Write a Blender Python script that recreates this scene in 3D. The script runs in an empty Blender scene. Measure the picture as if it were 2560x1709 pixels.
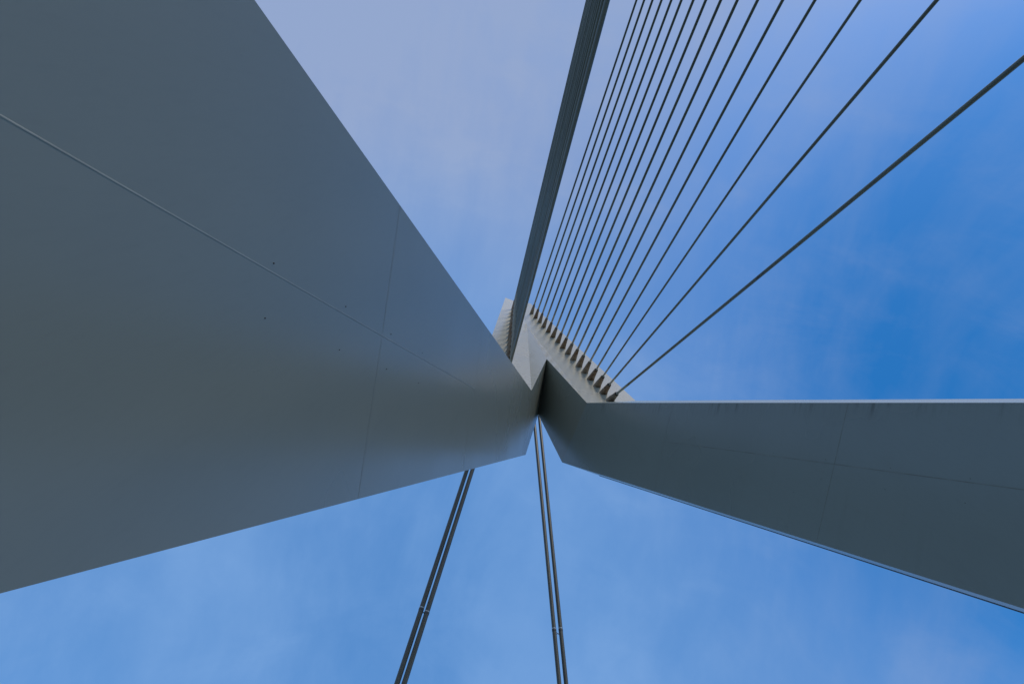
import bpy, bmesh, math, random
from mathutils import Vector as V, Matrix
rnd = random.Random(7)
scene = bpy.context.scene
COL = scene.collection

# ------------------------------------------------------------------ camera
F_PX, CX, CY = 1700.0, 1280.0, 854.5          # survey of the photograph, in its own pixels
ROT = Matrix(((0.9746920382061198, -0.2117986198232257, -0.0715316384446536),
              (-0.22354449940273838, -0.9260124579896066, -0.30418544415344123),
              (-0.0018131310981437665, 0.3124776348621192, -0.9499233865247224)))
CAM = V((-11.4, 0.0, 0.0))
cd = bpy.data.cameras.new('camera')
cam = bpy.data.objects.new('camera', cd); COL.objects.link(cam)
cam.matrix_world = Matrix.Translation(CAM) @ ROT.to_4x4()
cd.sensor_width = 36.0
cd.lens = 36.0 * F_PX / 2560.0
cd.clip_start = 0.1; cd.clip_end = 20000
scene.camera = cam

def sight(p):
    """direction in the world of a surveyed point of the photograph"""
    return (ROT @ V(((p[0] - CX) / F_PX, -(p[1] - CY) / F_PX, -1.0))).normalized()
def hit(p, n, d):
    s = sight(p); return CAM + s * ((d - n.dot(CAM)) / n.dot(s))

# ------------------------------------------------------------------ object helpers
def meta(o, label=None, cat=None, group=None, kind=None):
    if label: o['label'] = label
    if cat: o['category'] = cat
    if group: o['group'] = group
    if kind: o['kind'] = kind
    return o
def empty(name, loc, **k):
    o = bpy.data.objects.new(name, None); COL.objects.link(o); o.location = loc
    o.empty_display_size = 0.5
    WP[o.name] = V(loc)
    return meta(o, **k)
WP = {}                                          # world position of each object's origin
def obj(name, bm, mat, parent=None, origin=None, smooth=False):
    """links a bmesh (world coordinates) as one object"""
    og = V(origin) if origin is not None else (WP[parent.name] if parent else V((0, 0, 0)))
    bmesh.ops.translate(bm, vec=-og, verts=bm.verts)
    me = bpy.data.meshes.new(name); bm.to_mesh(me); bm.free()
    me.materials.append(mat)
    if smooth:
        for p in me.polygons: p.use_smooth = True
    o = bpy.data.objects.new(name, me); COL.objects.link(o)
    if parent:
        o.parent = parent; o.location = og - WP[parent.name]
    else:
        o.location = og
    WP[o.name] = og
    return o
def frame_of(d):
    d = d.normalized(); a = V((0, 0, 1)) if abs(d.z) < 0.9 else V((1, 0, 0))
    x = d.cross(a).normalized(); return x, d.cross(x).normalized()
def rings(bm, pts, rads, d, n=16, cap=True):
    """tube through the points with its own radius at each one, rings square to d"""
    x, y = frame_of(d); prev = None; first = None
    for p, r in zip(pts, rads):
        ring = [bm.verts.new(p + (x * math.cos(t) + y * math.sin(t)) * r) for t in [2 * math.pi * k / n for k in range(n)]]
        if prev:
            for k in range(n): bm.faces.new((prev[k], prev[(k + 1) % n], ring[(k + 1) % n], ring[k]))
        else: first = ring
        prev = ring
    if cap:
        bm.faces.new(first[::-1]); bm.faces.new(prev)
    bmesh.ops.recalc_face_normals(bm, faces=bm.faces)
def tube(p0, p1, r, n=16, r1=None, step=None):
    bm = bmesh.new(); d = p1 - p0
    m = max(1, int(d.length / step)) if step else 1
    rings(bm, [p0 + d * (k / m) for k in range(m + 1)], [r + ((r1 or r) - r) * k / m for k in range(m + 1)], d, n)
    return bm
def bar(p0, p1, nrm, w, t):
    """bar with a chamfered top lying on a face of normal nrm"""
    bm = bmesh.new(); d = (p1 - p0).normalized(); s = nrm.cross(d).normalized()
    prof = [(-w / 2, -0.004), (-w / 2, t * .25), (-w * .2, t), (w * .2, t), (w / 2, t * .25), (w / 2, -0.004)]
    a = [bm.verts.new(p0 + s * u + nrm * v) for u, v in prof]; b = [bm.verts.new(p1 + s * u + nrm * v) for u, v in prof]
    n = len(prof)
    for k in range(n): bm.faces.new((a[k], a[(k + 1) % n], b[(k + 1) % n], b[k]))
    bm.faces.new(a[::-1]); bm.faces.new(b); bmesh.ops.recalc_face_normals(bm, faces=bm.faces)
    return bm

# ------------------------------------------------------------------ materials
def new_mat(name):
    m = bpy.data.materials.new(name); m.use_nodes = True
    nt = m.node_tree; b = nt.nodes['Principled BSDF']
    return m, nt, b
def N(nt, t, **k):
    n = nt.nodes.new(t)
    for a, v in k.items(): setattr(n, a, v)
    return n
def noise(nt, vec, scale, detail=4, rough=.55, dist=0.0):
    n = N(nt, 'ShaderNodeTexNoise'); n.inputs['Scale'].default_value = scale; n.inputs['Detail'].default_value = detail
    n.inputs['Roughness'].default_value = rough; n.inputs['Distortion'].default_value = dist
    nt.links.new(vec, n.inputs['Vector']); return n.outputs['Fac']
def remap(nt, s, a, b, c, d, smooth=True):
    n = N(nt, 'ShaderNodeMapRange'); n.clamp = True
    if smooth: n.interpolation_type = 'SMOOTHSTEP'
    for i, v in zip((1, 2, 3, 4), (a, b, c, d)): n.inputs[i].default_value = v
    nt.links.new(s, n.inputs[0]); return n.outputs[0]
def math_(nt, op, a, b=None):
    n = N(nt, 'ShaderNodeMath', operation=op)
    for i, v in enumerate((a, b)):
        if v is None: continue
        if isinstance(v, (int, float)): n.inputs[i].default_value = v
        else: nt.links.new(v, n.inputs[i])
    return n.outputs[0]
def mixc(nt, f, a, b):
    n = N(nt, 'ShaderNodeMix', data_type='RGBA')
    if isinstance(f, (int, float)): n.inputs[0].default_value = f
    else: nt.links.new(f, n.inputs[0])
    for i, v in ((6, a), (7, b)):
        if isinstance(v, tuple): n.inputs[i].default_value = (*v, 1)
        else: nt.links.new(v, n.inputs[i])
    return n.outputs[2]
def mapping(nt, vec, rot=(0, 0, 0), scale=(1, 1, 1)):
    n = N(nt, 'ShaderNodeMapping'); n.inputs['Rotation'].default_value = rot; n.inputs['Scale'].default_value = scale
    nt.links.new(vec, n.inputs['Vector']); return n.outputs[0]
def bump(nt, h, strength, dist):
    n = N(nt, 'ShaderNodeBump'); n.inputs['Strength'].default_value = strength; n.inputs['Distance'].default_value = dist
    nt.links.new(h, n.inputs['Height']); return n.outputs[0]

def painted_steel(name, base, dirt, rough=.26, edge_stain=False):
    m, nt, b = new_mat(name)
    pos = N(nt, 'ShaderNodeNewGeometry').outputs['Position']
    big = noise(nt, pos, .09, 3, .5); mid = noise(nt, mapping(nt, pos, scale=(1, 1, .35)), .6, 5, .6)
    fine = noise(nt, mapping(nt, pos, scale=(1, 1, .12)), 9, 3, .6)
    c = mixc(nt, remap(nt, big, .3, .7, 0, 1), base, tuple(x * .93 for x in base))
    c = mixc(nt, remap(nt, mid, .5, .8, 0, .10), c, dirt)
    c = mixc(nt, remap(nt, fine, .45, .8, 0, .07), c, dirt)
    if edge_stain:
        # rain-washed dirt that hangs from the front edge: u runs up the leg, v across from the front edge
        uv = N(nt, 'ShaderNodeUVMap'); uv.uv_map = 'face'
        sx = N(nt, 'ShaderNodeSeparateXYZ'); nt.links.new(uv.outputs[0], sx.inputs[0])
        st = noise(nt, mapping(nt, uv.outputs[0], rot=(0, 0, math.radians(-35)), scale=(3.2, .35, 1)), 1.0, 5, .62)
        patch = noise(nt, uv.outputs[0], .35, 3, .5)
        near = remap(nt, sx.outputs[1], .05, 1.3, 1, 0)
        k = math_(nt, 'MULTIPLY', near, remap(nt, st, .45, .72, 0, 1)); k = math_(nt, 'MULTIPLY', k, remap(nt, patch, .42, .62, .15, 1))
        c = mixc(nt, math_(nt, 'MULTIPLY', k, .62), c, (.055, .055, .045))
        run = noise(nt, mapping(nt, uv.outputs[0], rot=(0, 0, math.radians(-35)), scale=(1.4, .12, 1)), 1.0, 4, .6)
        c = mixc(nt, remap(nt, run, .55, .8, 0, .10), c, dirt)
    nt.links.new(c, b.inputs['Base Color'])
    nt.links.new(remap(nt, big, .3, .7, rough - .02, rough + .03), b.inputs['Roughness'])
    b.inputs['Specular IOR Level'].default_value = .38
    h = math_(nt, 'ADD', math_(nt, 'MULTIPLY', noise(nt, pos, .35, 2, .4), 1.0), math_(nt, 'MULTIPLY', noise(nt, pos, 14, 3, .6), .006))
    nt.links.new(bump(nt, h, .05, .03), b.inputs['Normal'])
    return m
def simple(name, col, rough=.5, metal=0, var=.25, scale=3.0, zs=.2):
    m, nt, b = new_mat(name)
    pos = N(nt, 'ShaderNodeNewGeometry').outputs['Position']
    n = noise(nt, mapping(nt, pos, scale=(1, 1, zs)), scale, 5, .6)
    c = mixc(nt, remap(nt, n, .35, .7, 0, 1), col, tuple(x * (1 - var) for x in col))
    nt.links.new(c, b.inputs['Base Color']); b.inputs['Roughness'].default_value = rough; b.inputs['Metallic'].default_value = metal
    return m

PAINT = (.250, .272, .234)
M_leg_skylit = painted_steel('leg_paint_skylit', (.245, .290, .272), (.16, .165, .15), edge_stain=True)  # right leg: same steel, bluish skylight mixed into the base; edge stains are dirt
M_clean = painted_steel('clean_leg_paint', PAINT, (.16, .165, .15))
M_mast_sunlit = painted_steel('mast_paint_sunlit', (.40, .39, .325), (.20, .20, .185))  # same paint as the legs, with warm sunlight put into the colour
M_seam = simple('seam_paint', (.285, .305, .255), .35, 0, .2, 1.5)
M_joint = simple('joint_sealant', (.20, .225, .20), .6, 0, .3, 1.5)
M_plug = simple('plug_rust', (.035, .025, .02), .7)
M_trim = simple('flange_paint', (.05, .06, .07), .5)
def socket_mat():
    m, nt, b = new_mat('socket_weathered_steel')
    pos = N(nt, 'ShaderNodeNewGeometry').outputs['Position']
    n = noise(nt, mapping(nt, pos, scale=(1, 1, .3)), 3.2, 5, .65)
    c = mixc(nt, remap(nt, n, .35, .68, 0, 1), (.25, .195, .14), (.14, .075, .04))
    c = mixc(nt, remap(nt, noise(nt, pos, .22, 2, .5), .4, .6, 0, .45), c, (.34, .31, .26))
    nt.links.new(c, b.inputs['Base Color']); b.inputs['Roughness'].default_value = .7
    return m
M_socket = socket_mat()
M_mouth = simple('socket_mouth', (.02, .018, .016), .8)
def cable_mat():
    m, nt, b = new_mat('cable_sheath')
    pos = N(nt, 'ShaderNodeNewGeometry').outputs['Position']
    n = noise(nt, pos, .22, 4, .6); n2 = noise(nt, pos, .45, 3, .6)
    c = mixc(nt, remap(nt, n, .35, .65, 0, 1), (.125, .145, .11), (.105, .12, .092))
    c = mixc(nt, remap(nt, n2, .70, .74, 0, .75), c, (.025, .027, .027))
    nt.links.new(c, b.inputs['Base Color']); b.inputs['Roughness'].default_value = .42
    return m
M_cable = cable_mat()
M_lit_end = simple('cable_lit_end', (.34, .37, .35), .45, 0, .25, 1.2)  # paler cable end: light bounced off the flange put into its colour
M_back = simple('back_stay_pipe', (.075, .075, .055), .42, 0, .3, .5)
M_ring = simple('clamp_steel', (.5, .48, .44), .3, .8)
M_dark = simple('clamp_dark', (.05, .05, .05), .5)

# ------------------------------------------------------------------ pylon geometry (metres, z up, main span towards -y)
NL = V((.977, -.153, -.151)); NL.normalize()
KL0 = V((-3.115, 26.314, 67.059)); dIN = NL.dot(KL0)
NR = V((-NL.x, NL.y, NL.z))
inL = lambda p: hit(p, NL, dIN)                 # point on the left leg's inner face
inR = lambda p: hit(p, NR, dIN)
NWR = V((-.146, -.977, .154)).normalized(); KR0 = V((3.044, 26.479, 67.352)); dW = NWR.dot(KR0)
NWL = V((-NWR.x, NWR.y, NWR.z))
def on_wing_centre(z): return V((0, (dW - NWR.z * z) / NWR.y, z))
mir = lambda v: V((-v.x, v.y, v.z))

KR, KrR = inR((1467, 1006.5)), inR((1405.2, 1155)); KL, KrL = inL((1328.7, 976)), inL((1314, 1136.2))
FRl, RRl = inR((2560, 1006)), inR((2560, 1520.6)); FLl, RLl = inL((636, 0)), inL((0, 1482.5))
oKR = hit((1588.8, 1001), NWR, dW); oKL = mir(oKR)
fn = (FRl - KR).cross(oKR - KR).normalized()
oFR = hit((2560, 996), fn, fn.dot(KR))          # a point low on the outer front edge
oKrR = CAM + sight((1499, 1188)) * 76.0; oKrL = mir(oKrR)
on = (oKR - oFR).cross(oKrR - oFR).normalized()
oRR = hit((2560, 1530), on, on.dot(oKR))
GZ = -1.6
def down(a, b, z=GZ - .3): return a + (b - a) * ((z - a.z) / (b.z - a.z))
CF = V((0, 28.45, 84.85)); CR = V((0, 34.1, 79.25)); AP = on_wing_centre(123.5)
TO = V((3.2, 0, 165)); TO.y = (dW - NWR.x * TO.x - NWR.z * TO.z) / NWR.y; TC = on_wing_centre(165); TR = V((1.2, 45.6, 165))

pylon = empty('bridge_pylon', (0, -3, GZ), label='tall pale grey steel bridge pylon with two leaning legs joined under a split mast', cat='pylon')

def leg(k, kr, okr, ok, f, r, orr, of_, mat):
    b = [down(k, f), down(kr, r), down(okr, orr), down(ok, of_)]
    t = [k, kr, okr, ok]
    bm = bmesh.new(); T = [bm.verts.new(v) for v in t]; B = [bm.verts.new(v) for v in b]
    uvl = bm.loops.layers.uv.new('face')
    fcs = [bm.faces.new((T[i], T[(i + 1) % 4], B[(i + 1) % 4], B[i])) for i in range(4)] + [bm.faces.new(B[::-1])]
    d = (b[0] - k).normalized(); fnn = (b[1] - b[0]).cross(d); ac = d.cross(fnn).normalized()
    if (kr - k).dot(ac) < 0: ac = -ac
    for fc in fcs:
        inner = fc is fcs[0]
        for lp in fc.loops:
            p = lp.vert.co - k
            lp[uvl].uv = (p.dot(d), p.dot(ac) if inner else 50 + p.dot(ac))
    bmesh.ops.recalc_face_normals(bm, faces=bm.faces)
    return obj('leg', bm, mat, pylon), b
legR, bR = leg(KR, KrR, oKrR, oKR, FRl, RRl, oRR, oFR, M_leg_skylit)
legL, bL = leg(KL, KrL, oKrL, oKL, FLl, RLl, mir(oRR), mir(oFR), M_clean)

# mast: two front flanges that meet in a shallow valley, and a folded gusset over the crotch
bm = bmesh.new(); q = lambda v: bm.verts.new(v)
v = {n: q(p) for n, p in dict(KR=KR, KL=KL, oKR=oKR, oKL=oKL, CF=CF, CR=CR, AP=AP, TOR=TO, TOL=mir(TO), TC=TC, KrR=KrR, KrL=KrL,
     oKrR=oKrR, oKrL=oKrL, TRR=TR, TRL=mir(TR)).items()}
for f in (('KR', 'oKR', 'TOR', 'TC', 'AP'), ('KL', 'AP', 'TC', 'TOL', 'oKL'), ('AP', 'CF', 'KR'), ('AP', 'KL', 'CF'),
          ('KR', 'CF', 'CR', 'KrR'), ('KL', 'KrL', 'CR', 'CF'), ('oKR', 'oKrR', 'TRR', 'TOR'), ('oKL', 'TOL', 'TRL', 'oKrL'),
          ('KrR', 'CR', 'TRR', 'oKrR'), ('KrL', 'oKrL', 'TRL', 'CR'), ('CR', 'TRL', 'TRR'), ('TC', 'TOR', 'TRR', 'TRL', 'TOL')):
    bm.faces.new([v[n] for n in f])
bmesh.ops.recalc_face_normals(bm, faces=bm.faces)
bm.faces.ensure_lookup_table()
for k in (4, 5): bm.faces[k].material_index = 1      # the inner faces carry the legs' paint
mast = obj('mast', bm, M_mast_sunlit, pylon); mast.data.materials.append(M_clean)

# weld seams and plate joints
def strip(parent, face, n, pts, w, t, mat, name):
    P = [face(p) for p in pts]
    for a, b in zip(P[:-1], P[1:]):
        pass
    bm = bmesh.new()
    for a, b in zip(P[:-1], P[1:]):
        o = bar(a, b, n, w, t); me = bpy.data.meshes.new('tmp'); o.to_mesh(me); o.free(); bm.from_mesh(me); bpy.data.meshes.remove(me)
    return obj(name, bm, mat, parent)
NLo, NRo = NL, NR                               # inner-face normals point to the gap between the legs
lowL = inL((-900, -230)); 
strip(legL, inL, NL, [(-500, 1.0), (955.5, 839), (1187.6, 971)], .030, .004, M_seam, 'weld_seam')
strip(legL, inL, NL, [(1000.2, 515.5), (955.5, 839), (895.5, 1244)], .040, .003, M_joint, 'plate_joint')
strip(legL, inL, NL, [(1207.5, 808.5), (1187.6, 971), (1171, 1061), (1157, 1175)], .028, .003, M_joint, 'plate_joint')
strip(legR, inR, NR, [(1659.3, 1103), (2085.9, 1159.6), (2750, 1249)], .045, .004, M_joint, 'weld_seam')
strip(legR, inR, NR, [(1683, 1008), (1659.3, 1103), (1636, 1226)], .045, .003, M_joint, 'plate_joint')
strip(legR, inR, NR, [(2120.3, 1008), (2085.9, 1159.6), (2042.5, 1348)], .050, .003, M_joint, 'plate_joint')
# flange along the outer rear edge of each leg
for lg, a, b in ((legR, oKrR, down(oKrR, oRR)), (legL, oKrL, down(oKrL, mir(oRR)))):
    obj('edge_flange', tube(a, b, .055, 8), M_trim, lg)
# bolt plugs
for lg, fc, n, pts in ((legL, inL, NL, [(684, 658), (662, 795), (864, 766), (848, 874), (977, 835), (966, 922), (1055.6, 881.6), (1046, 957)]),
                    (legR, inR, NR, [(1722, 1147), (1824.6, 1117.4), (1933.7, 1132), (1984, 1230), (2064, 1148), (2053, 1196), (2226, 1169),
                                     (2212.7, 1222.3), (2425.7, 1195.8), (2413, 1256.6)])):
    for p in pts:
        c = fc(p); r = rnd.uniform(.013, .019)
        bm = bmesh.new(); rings(bm, [c - n * .01, c + n * .012, c + n * .02], [r, r, r * .6], n, 10)
        obj('bolt_plug', bm, M_plug, lg, smooth=False)

# ------------------------------------------------------------------ stay cables
tip = [(1335.7,761.4),(1345.7,772.9),(1356.1,783.6),(1367,795.4),(1379,806.1),(1391.1,819.5),(1403.6,832.4),(1416.5,845.4),(1430.4,859.6),(1444,873.9),(1458.9,889.1),(1474.3,905.6),(1490.6,923.9),(1507.1,941.3),(1523.1,961.2),(1541.6,984.1)]
base = [(1328.6,784.6),(1338.4,795.4),(1348.7,806.1),(1358.5,818.1),(1370.1,830.2),(1381.7,842.7),(1393.8,856.1),(1406.3,870),(1419.2,884.2),(1432.6,899.4),(1446.9,915.4),(1461.2,931.1),(1475.9,948),(1492,965),(1507.8,982.2),(1524.4,1000.7)]
top = [(1591.6,0),(1610.8,0),(1631.6,0),(1654.2,0),(1678.7,0),(1703.9,0),(1733.7,0),(1764.9,0),(1802.3,0),(1843.9,0),(1894.5,0),(1957.1,0),(2038.1,0),(2151.2,0),(2342.8,0),(2560,146.3)]
ORD = ['first', 'second', 'third', 'fourth', 'fifth', 'sixth', 'seventh', 'eighth', 'ninth', 'tenth', 'eleventh', 'twelfth',
       'thirteenth', 'fourteenth', 'fifteenth', 'sixteenth']
RADII = [.165, .165, .163, .16, .156, .155, .152, .15, .147, .14, .13, .122, .108, .096, .105, .123]
def socket(B, T, nw, ro, ri):
    """flared anchor tube from the flange face up to its open mouth"""
    d = (T - B).normalized(); x, y = frame_of(d); n = 20; bm = bmesh.new()
    prof = [(0.0, ro), (.3, ro * .84), (.65, ro * .66), (1.0, ri)]
    L = (T - B).length; prev = None
    for s, r in prof:
        ring = []
        for k in range(n):
            t = 2 * math.pi * k / n; off = (x * math.cos(t) + y * math.sin(t)) * r
            p = B + d * (L * s) + off
            if s == 0.0: p = p + d * (-(p - B).dot(nw) / d.dot(nw)) - nw * .03     # foot follows the flange face
            ring.append(bm.verts.new(p))
        if prev:
            for k in range(n): bm.faces.new((prev[k], prev[(k + 1) % n], ring[(k + 1) % n], ring[k]))
        prev = ring
    for r, s in ((ri * .86, 1.0), (ri * .84, .80)):                                  # lip and inside wall
        ring = [bm.verts.new(B + d * (L * s) + (x * math.cos(t) + y * math.sin(t)) * r) for t in [2 * math.pi * k / n for k in range(n)]]
        for k in range(n): bm.faces.new((prev[k], prev[(k + 1) % n], ring[(k + 1) % n], ring[k]))
        prev = ring
    bm.faces.new(prev); bmesh.ops.recalc_face_normals(bm, faces=bm.faces)
    return bm
for i in range(16):
    B = hit(base[i], NWR, dW); s = sight(tip[i])
    tm = s.dot(B - CAM); dm = (CAM + s * tm - B).length; Ln = max(2.15, dm + .04)
    T = CAM + s * (tm - math.sqrt(Ln * Ln - dm * dm))
    nn = sight(tip[i]).cross(sight(top[i])); P = V((10.148, 0, 10.316)); P.y = CAM.y - (nn.x * (P.x - CAM.x) + nn.z * (P.z - CAM.z)) / nn.y
    d = (P - T).normalized(); E = T + d * ((GZ - T.z) / d.z)                         # runs on to the deck
    for side in (1, -1):
        f = (lambda a: a) if side == 1 else mir
        nw = NWR if side == 1 else NWL
        sk = obj('anchor_socket', socket(f(B), f(T), nw, .45, .235), M_socket, pylon, smooth=True)
        bm = bmesh.new(); dd = (f(T) - f(B)).normalized()
        rings(bm, [f(T) - dd * .30, f(T) - dd * .04], [.19, .19], dd, 16); obj('socket_mouth', bm, M_mouth, sk)
        if side == 1:
            lab = '%s stay cable of the open fan, counted from the tight bundle%s' % (ORD[i],
                ' and highest' if i == 0 else (' and lowest' if i == 15 else ''))
            grp = 'stay cables of the open fan'
        else:
            lab = '%s cable of the tight bundle beside the left leg, counted from its %s' % (ORD[i] if i < 8 else ORD[15 - i], 'left edge' if i < 8 else 'right edge')
            grp = 'stay cables of the tight bundle'
        R_C = RADII[i]
        Es = f(E)
        if side == -1:
            Es = Es + V((.19 * (i / 15) ** 2, 0, 0))
        c = empty('stay_cable', Es, label=lab, cat='cable', group=grp)
        obj('sheath', tube(f(T) + f(d) * .9, Es, R_C, 16, step=30), M_cable, c, smooth=True)
        obj('lit_end', tube(f(T) - f(d) * .25, f(T) + f(d) * 3.8, R_C + .008, 16), M_lit_end, c, smooth=True)  # pale tube for the flange-lit end of the cable, no separate part

# ------------------------------------------------------------------ back stays
bs = [('left', (1166,1178), (992,1709), -18.23, 'left pipe of the left back stay pair behind the left leg', 0),
      ('left', (1180.6,1175.6), (1010,1709), -17.46, 'right pipe of the left back stay pair behind the left leg', 1),
      ('right', (1343.9,1140), (1398.3,1709), 17.46, 'left pipe of the right back stay pair under the crotch', 2),
      ('right', (1358,1140), (1415.4,1709), 18.23, 'right pipe of the right back stay pair under the crotch', 3)]
pipes = []
for side, p1, p2, ex, lab, k in bs:
    RB = .335 if side == 'left' else .29
    nn = sight(p1).cross(sight(p2))
    E = V((ex, 0, GZ)); E.y = CAM.y - (nn.x * (E.x - CAM.x) + nn.z * (E.z - CAM.z)) / nn.y
    A = V((0, 44.5, 152)); A.x = CAM.x - (nn.y * A.y + nn.z * A.z) / nn.x
    pipes.append((A, E))
    c = empty('back_stay', E, label='dark grey pipe stay, ' + lab, cat='cable', group='paired back stays')
    obj('pipe', tube(A, E, RB, 24, step=25), M_back, c, smooth=True)
    d = (E - A).normalized()
    ringpx = {0: (1056, 1521), 1: (1070, 1531), 2: (1386, 1572), 3: (1403, 1571.5)}[k]
    s = sight(ringpx); # nearest point of the pipe to that sight line
    a11, a12, a22 = 1.0, -d.dot(s), 1.0; w0 = A - CAM; b1, b2 = -d.dot(w0), s.dot(w0)
    det = a11 * a22 - a12 * a12; tt = (b1 * a22 - a12 * b2) / det
    C = A + d * tt; pipes[-1] += (C, c)
    bm = bmesh.new(); rings(bm, [C - d * .12, C - d * .12, C + d * .02, C + d * .02], [RB, RB + .028, RB + .028, RB], d, 24, cap=False); obj('clamp_ring', bm, M_ring, c)
    bm = bmesh.new(); rings(bm, [C + d * .02, C + d * .02, C + d * .30, C + d * .30], [RB, RB + .022, RB + .022, RB], d, 24, cap=False); obj('clamp_band', bm, M_dark, c)
for a, b in ((0, 1), (2, 3)):
    A1, E1, C1, c1 = pipes[a]; A2, E2, C2, c2 = pipes[b]
    d = (E1 - A1).normalized(); C2n = A2 + (E2 - A2).normalized() * ((C1 - A2).dot((E2 - A2).normalized()))
    o = d * .55; bm = bmesh.new(); g = (C2n - C1).normalized()
    parts = [(C1 + g * .22 + o * .6, C2n - g * .22 + o * 1.4), (C1 + g * .22 + o * 1.4, C2n - g * .22 + o * .6)]
    for p0, p1 in parts:
        t = tube(p0, p1, .035, 8); me = bpy.data.meshes.new('tmp'); t.to_mesh(me); t.free(); bm.from_mesh(me); bpy.data.meshes.remove(me)
    obj('cross_brace', bm, M_dark, c1)

# ------------------------------------------------------------------ ground, deck, water (below the camera)
def slab(name, x0, x1, y0, y1, z, h, mat, **k):
    bm = bmesh.new(); bmesh.ops.create_cube(bm, size=1)
    bmesh.ops.scale(bm, vec=(x1 - x0, y1 - y0, h), verts=bm.verts); bmesh.ops.translate(bm, vec=((x0 + x1) / 2, (y0 + y1) / 2, z - h / 2), verts=bm.verts)
    return meta(obj(name, bm, mat), **k)
M_asph = simple('asphalt', (.055, .055, .055), .85, 0, .25, 2.0, 1)
M_walk = simple('deck_concrete', (.05, .05, .048), .8, 0, .2, 1.0, 1)
M_line = simple('road_paint', (.75, .75, .72), .6, 0, .15, 4.0, 1)
M_water = simple('river_water', (.03, .05, .055), .12, 0, .2, .02, 1)
slab('road', -9.6, 9.6, -300, 120, GZ + .004 - .12, .8, M_asph, kind='structure')
slab('pavement', -26, -9.6, -300, 120, GZ, 1.2, M_walk, kind='structure')
slab('pavement', 9.6, 26, -300, 120, GZ, 1.2, M_walk, kind='structure')
bm = bmesh.new()
for k in range(-50, 20):
    y = k * 6.0
    for x in (-4.6, 4.6):
        vs = [bm.verts.new((x + a, y + b, GZ - .108)) for a, b in ((-.07, 0), (.07, 0), (.07, 3), (-.07, 3))]; bm.faces.new(vs)
meta(obj('road_marking', bm, M_line), kind='structure')
slab('water', -6000, 6000, -6000, 6000, GZ - 13, 2, M_water, kind='structure')

# ------------------------------------------------------------------ daylight
SUN = V((.24, -.55, .80)).normalized()          # towards the sun: ahead over the main span, high, a little right
SUN_EL = math.asin(SUN.z)
CLOUD = (1.42, 1.86, 2.92)
w = bpy.data.worlds.new('World'); scene.world = w; w.use_nodes = True
nt = w.node_tree; nt.nodes.clear()
out = N(nt, 'ShaderNodeOutputWorld'); bg = N(nt, 'ShaderNodeBackground')
sky = N(nt, 'ShaderNodeTexSky', sky_type='NISHITA'); sky.sun_disc = False
sky.sun_elevation = SUN_EL; sky.sun_rotation = math.atan2(SUN.x, SUN.y)
sky.air_density = 1.0; sky.dust_density = .3; sky.ozone_density = 2.5
hs = N(nt, 'ShaderNodeHueSaturation'); hs.inputs['Saturation'].default_value = 1.40; hs.inputs['Value'].default_value = .93
nt.links.new(sky.outputs[0], hs.inputs['Color'])
co = N(nt, 'ShaderNodeTexCoord').outputs['Generated']
veil = noise(nt, mapping(nt, co, rot=(.3, .2, .5), scale=(2.6, 1.0, 1.4)), 1.5, 6, .58, .3)
puff = noise(nt, mapping(nt, co, rot=(.1, .5, .9), scale=(1.5, 3.2, 1.2)), 3.4, 7, .6, .4)
def dotp(d):
    n = N(nt, 'ShaderNodeVectorMath', operation='DOT_PRODUCT'); nt.links.new(co, n.inputs[0]); n.inputs[1].default_value = d.normalized(); return n.outputs['Value']
clear = remap(nt, dotp(V((.989, .04, .965))), .80, 1.0, .56, .04)           # the gap in the thin cloud
front = remap(nt, dotp(V((-.30, -.45, .84))), .62, .97, .0, .46)         # thickest over the main span
k = math_(nt, 'ADD', clear, front)
k = math_(nt, 'ADD', k, remap(nt, veil, .30, .72, -.14, .20))
k = math_(nt, 'ADD', k, remap(nt, puff, .42, .78, -.03, .10))
k = math_(nt, 'MINIMUM', math_(nt, 'MAXIMUM', k, 0.0), .97)
side = remap(nt, dotp(V((-.05, .75, .66))), .66, .97, 0, 1)                # thin cloud away from the sun is bluer
tint = mixc(nt, side, CLOUD, (1.08, 1.98, 3.6))
deep = remap(nt, dotp(V((.989, .04, .965))), .86, 1.0, 1.0, .74)         # deepest blue opposite the cloud
nt.links.new(deep, hs.inputs['Value'])
cl = mixc(nt, k, hs.outputs[0], tint)
nt.links.new(cl, bg.inputs[0]); bg.inputs[1].default_value = .15
nt.links.new(bg.outputs[0], out.inputs[0])

sd = bpy.data.lights.new('sun', 'SUN'); sd.energy = 1.9; sd.angle = math.radians(9); sd.color = (1.0, .90, .78)
so = bpy.data.objects.new('sun', sd); COL.objects.link(so)
so.rotation_euler = SUN.to_track_quat('Z', 'Y').to_euler()

scene.view_settings.view_transform = 'Standard'; scene.view_settings.look = 'None'
scene.view_settings.exposure = .5; scene.view_settings.gamma = 1.0
scene.render.engine = 'CYCLES'
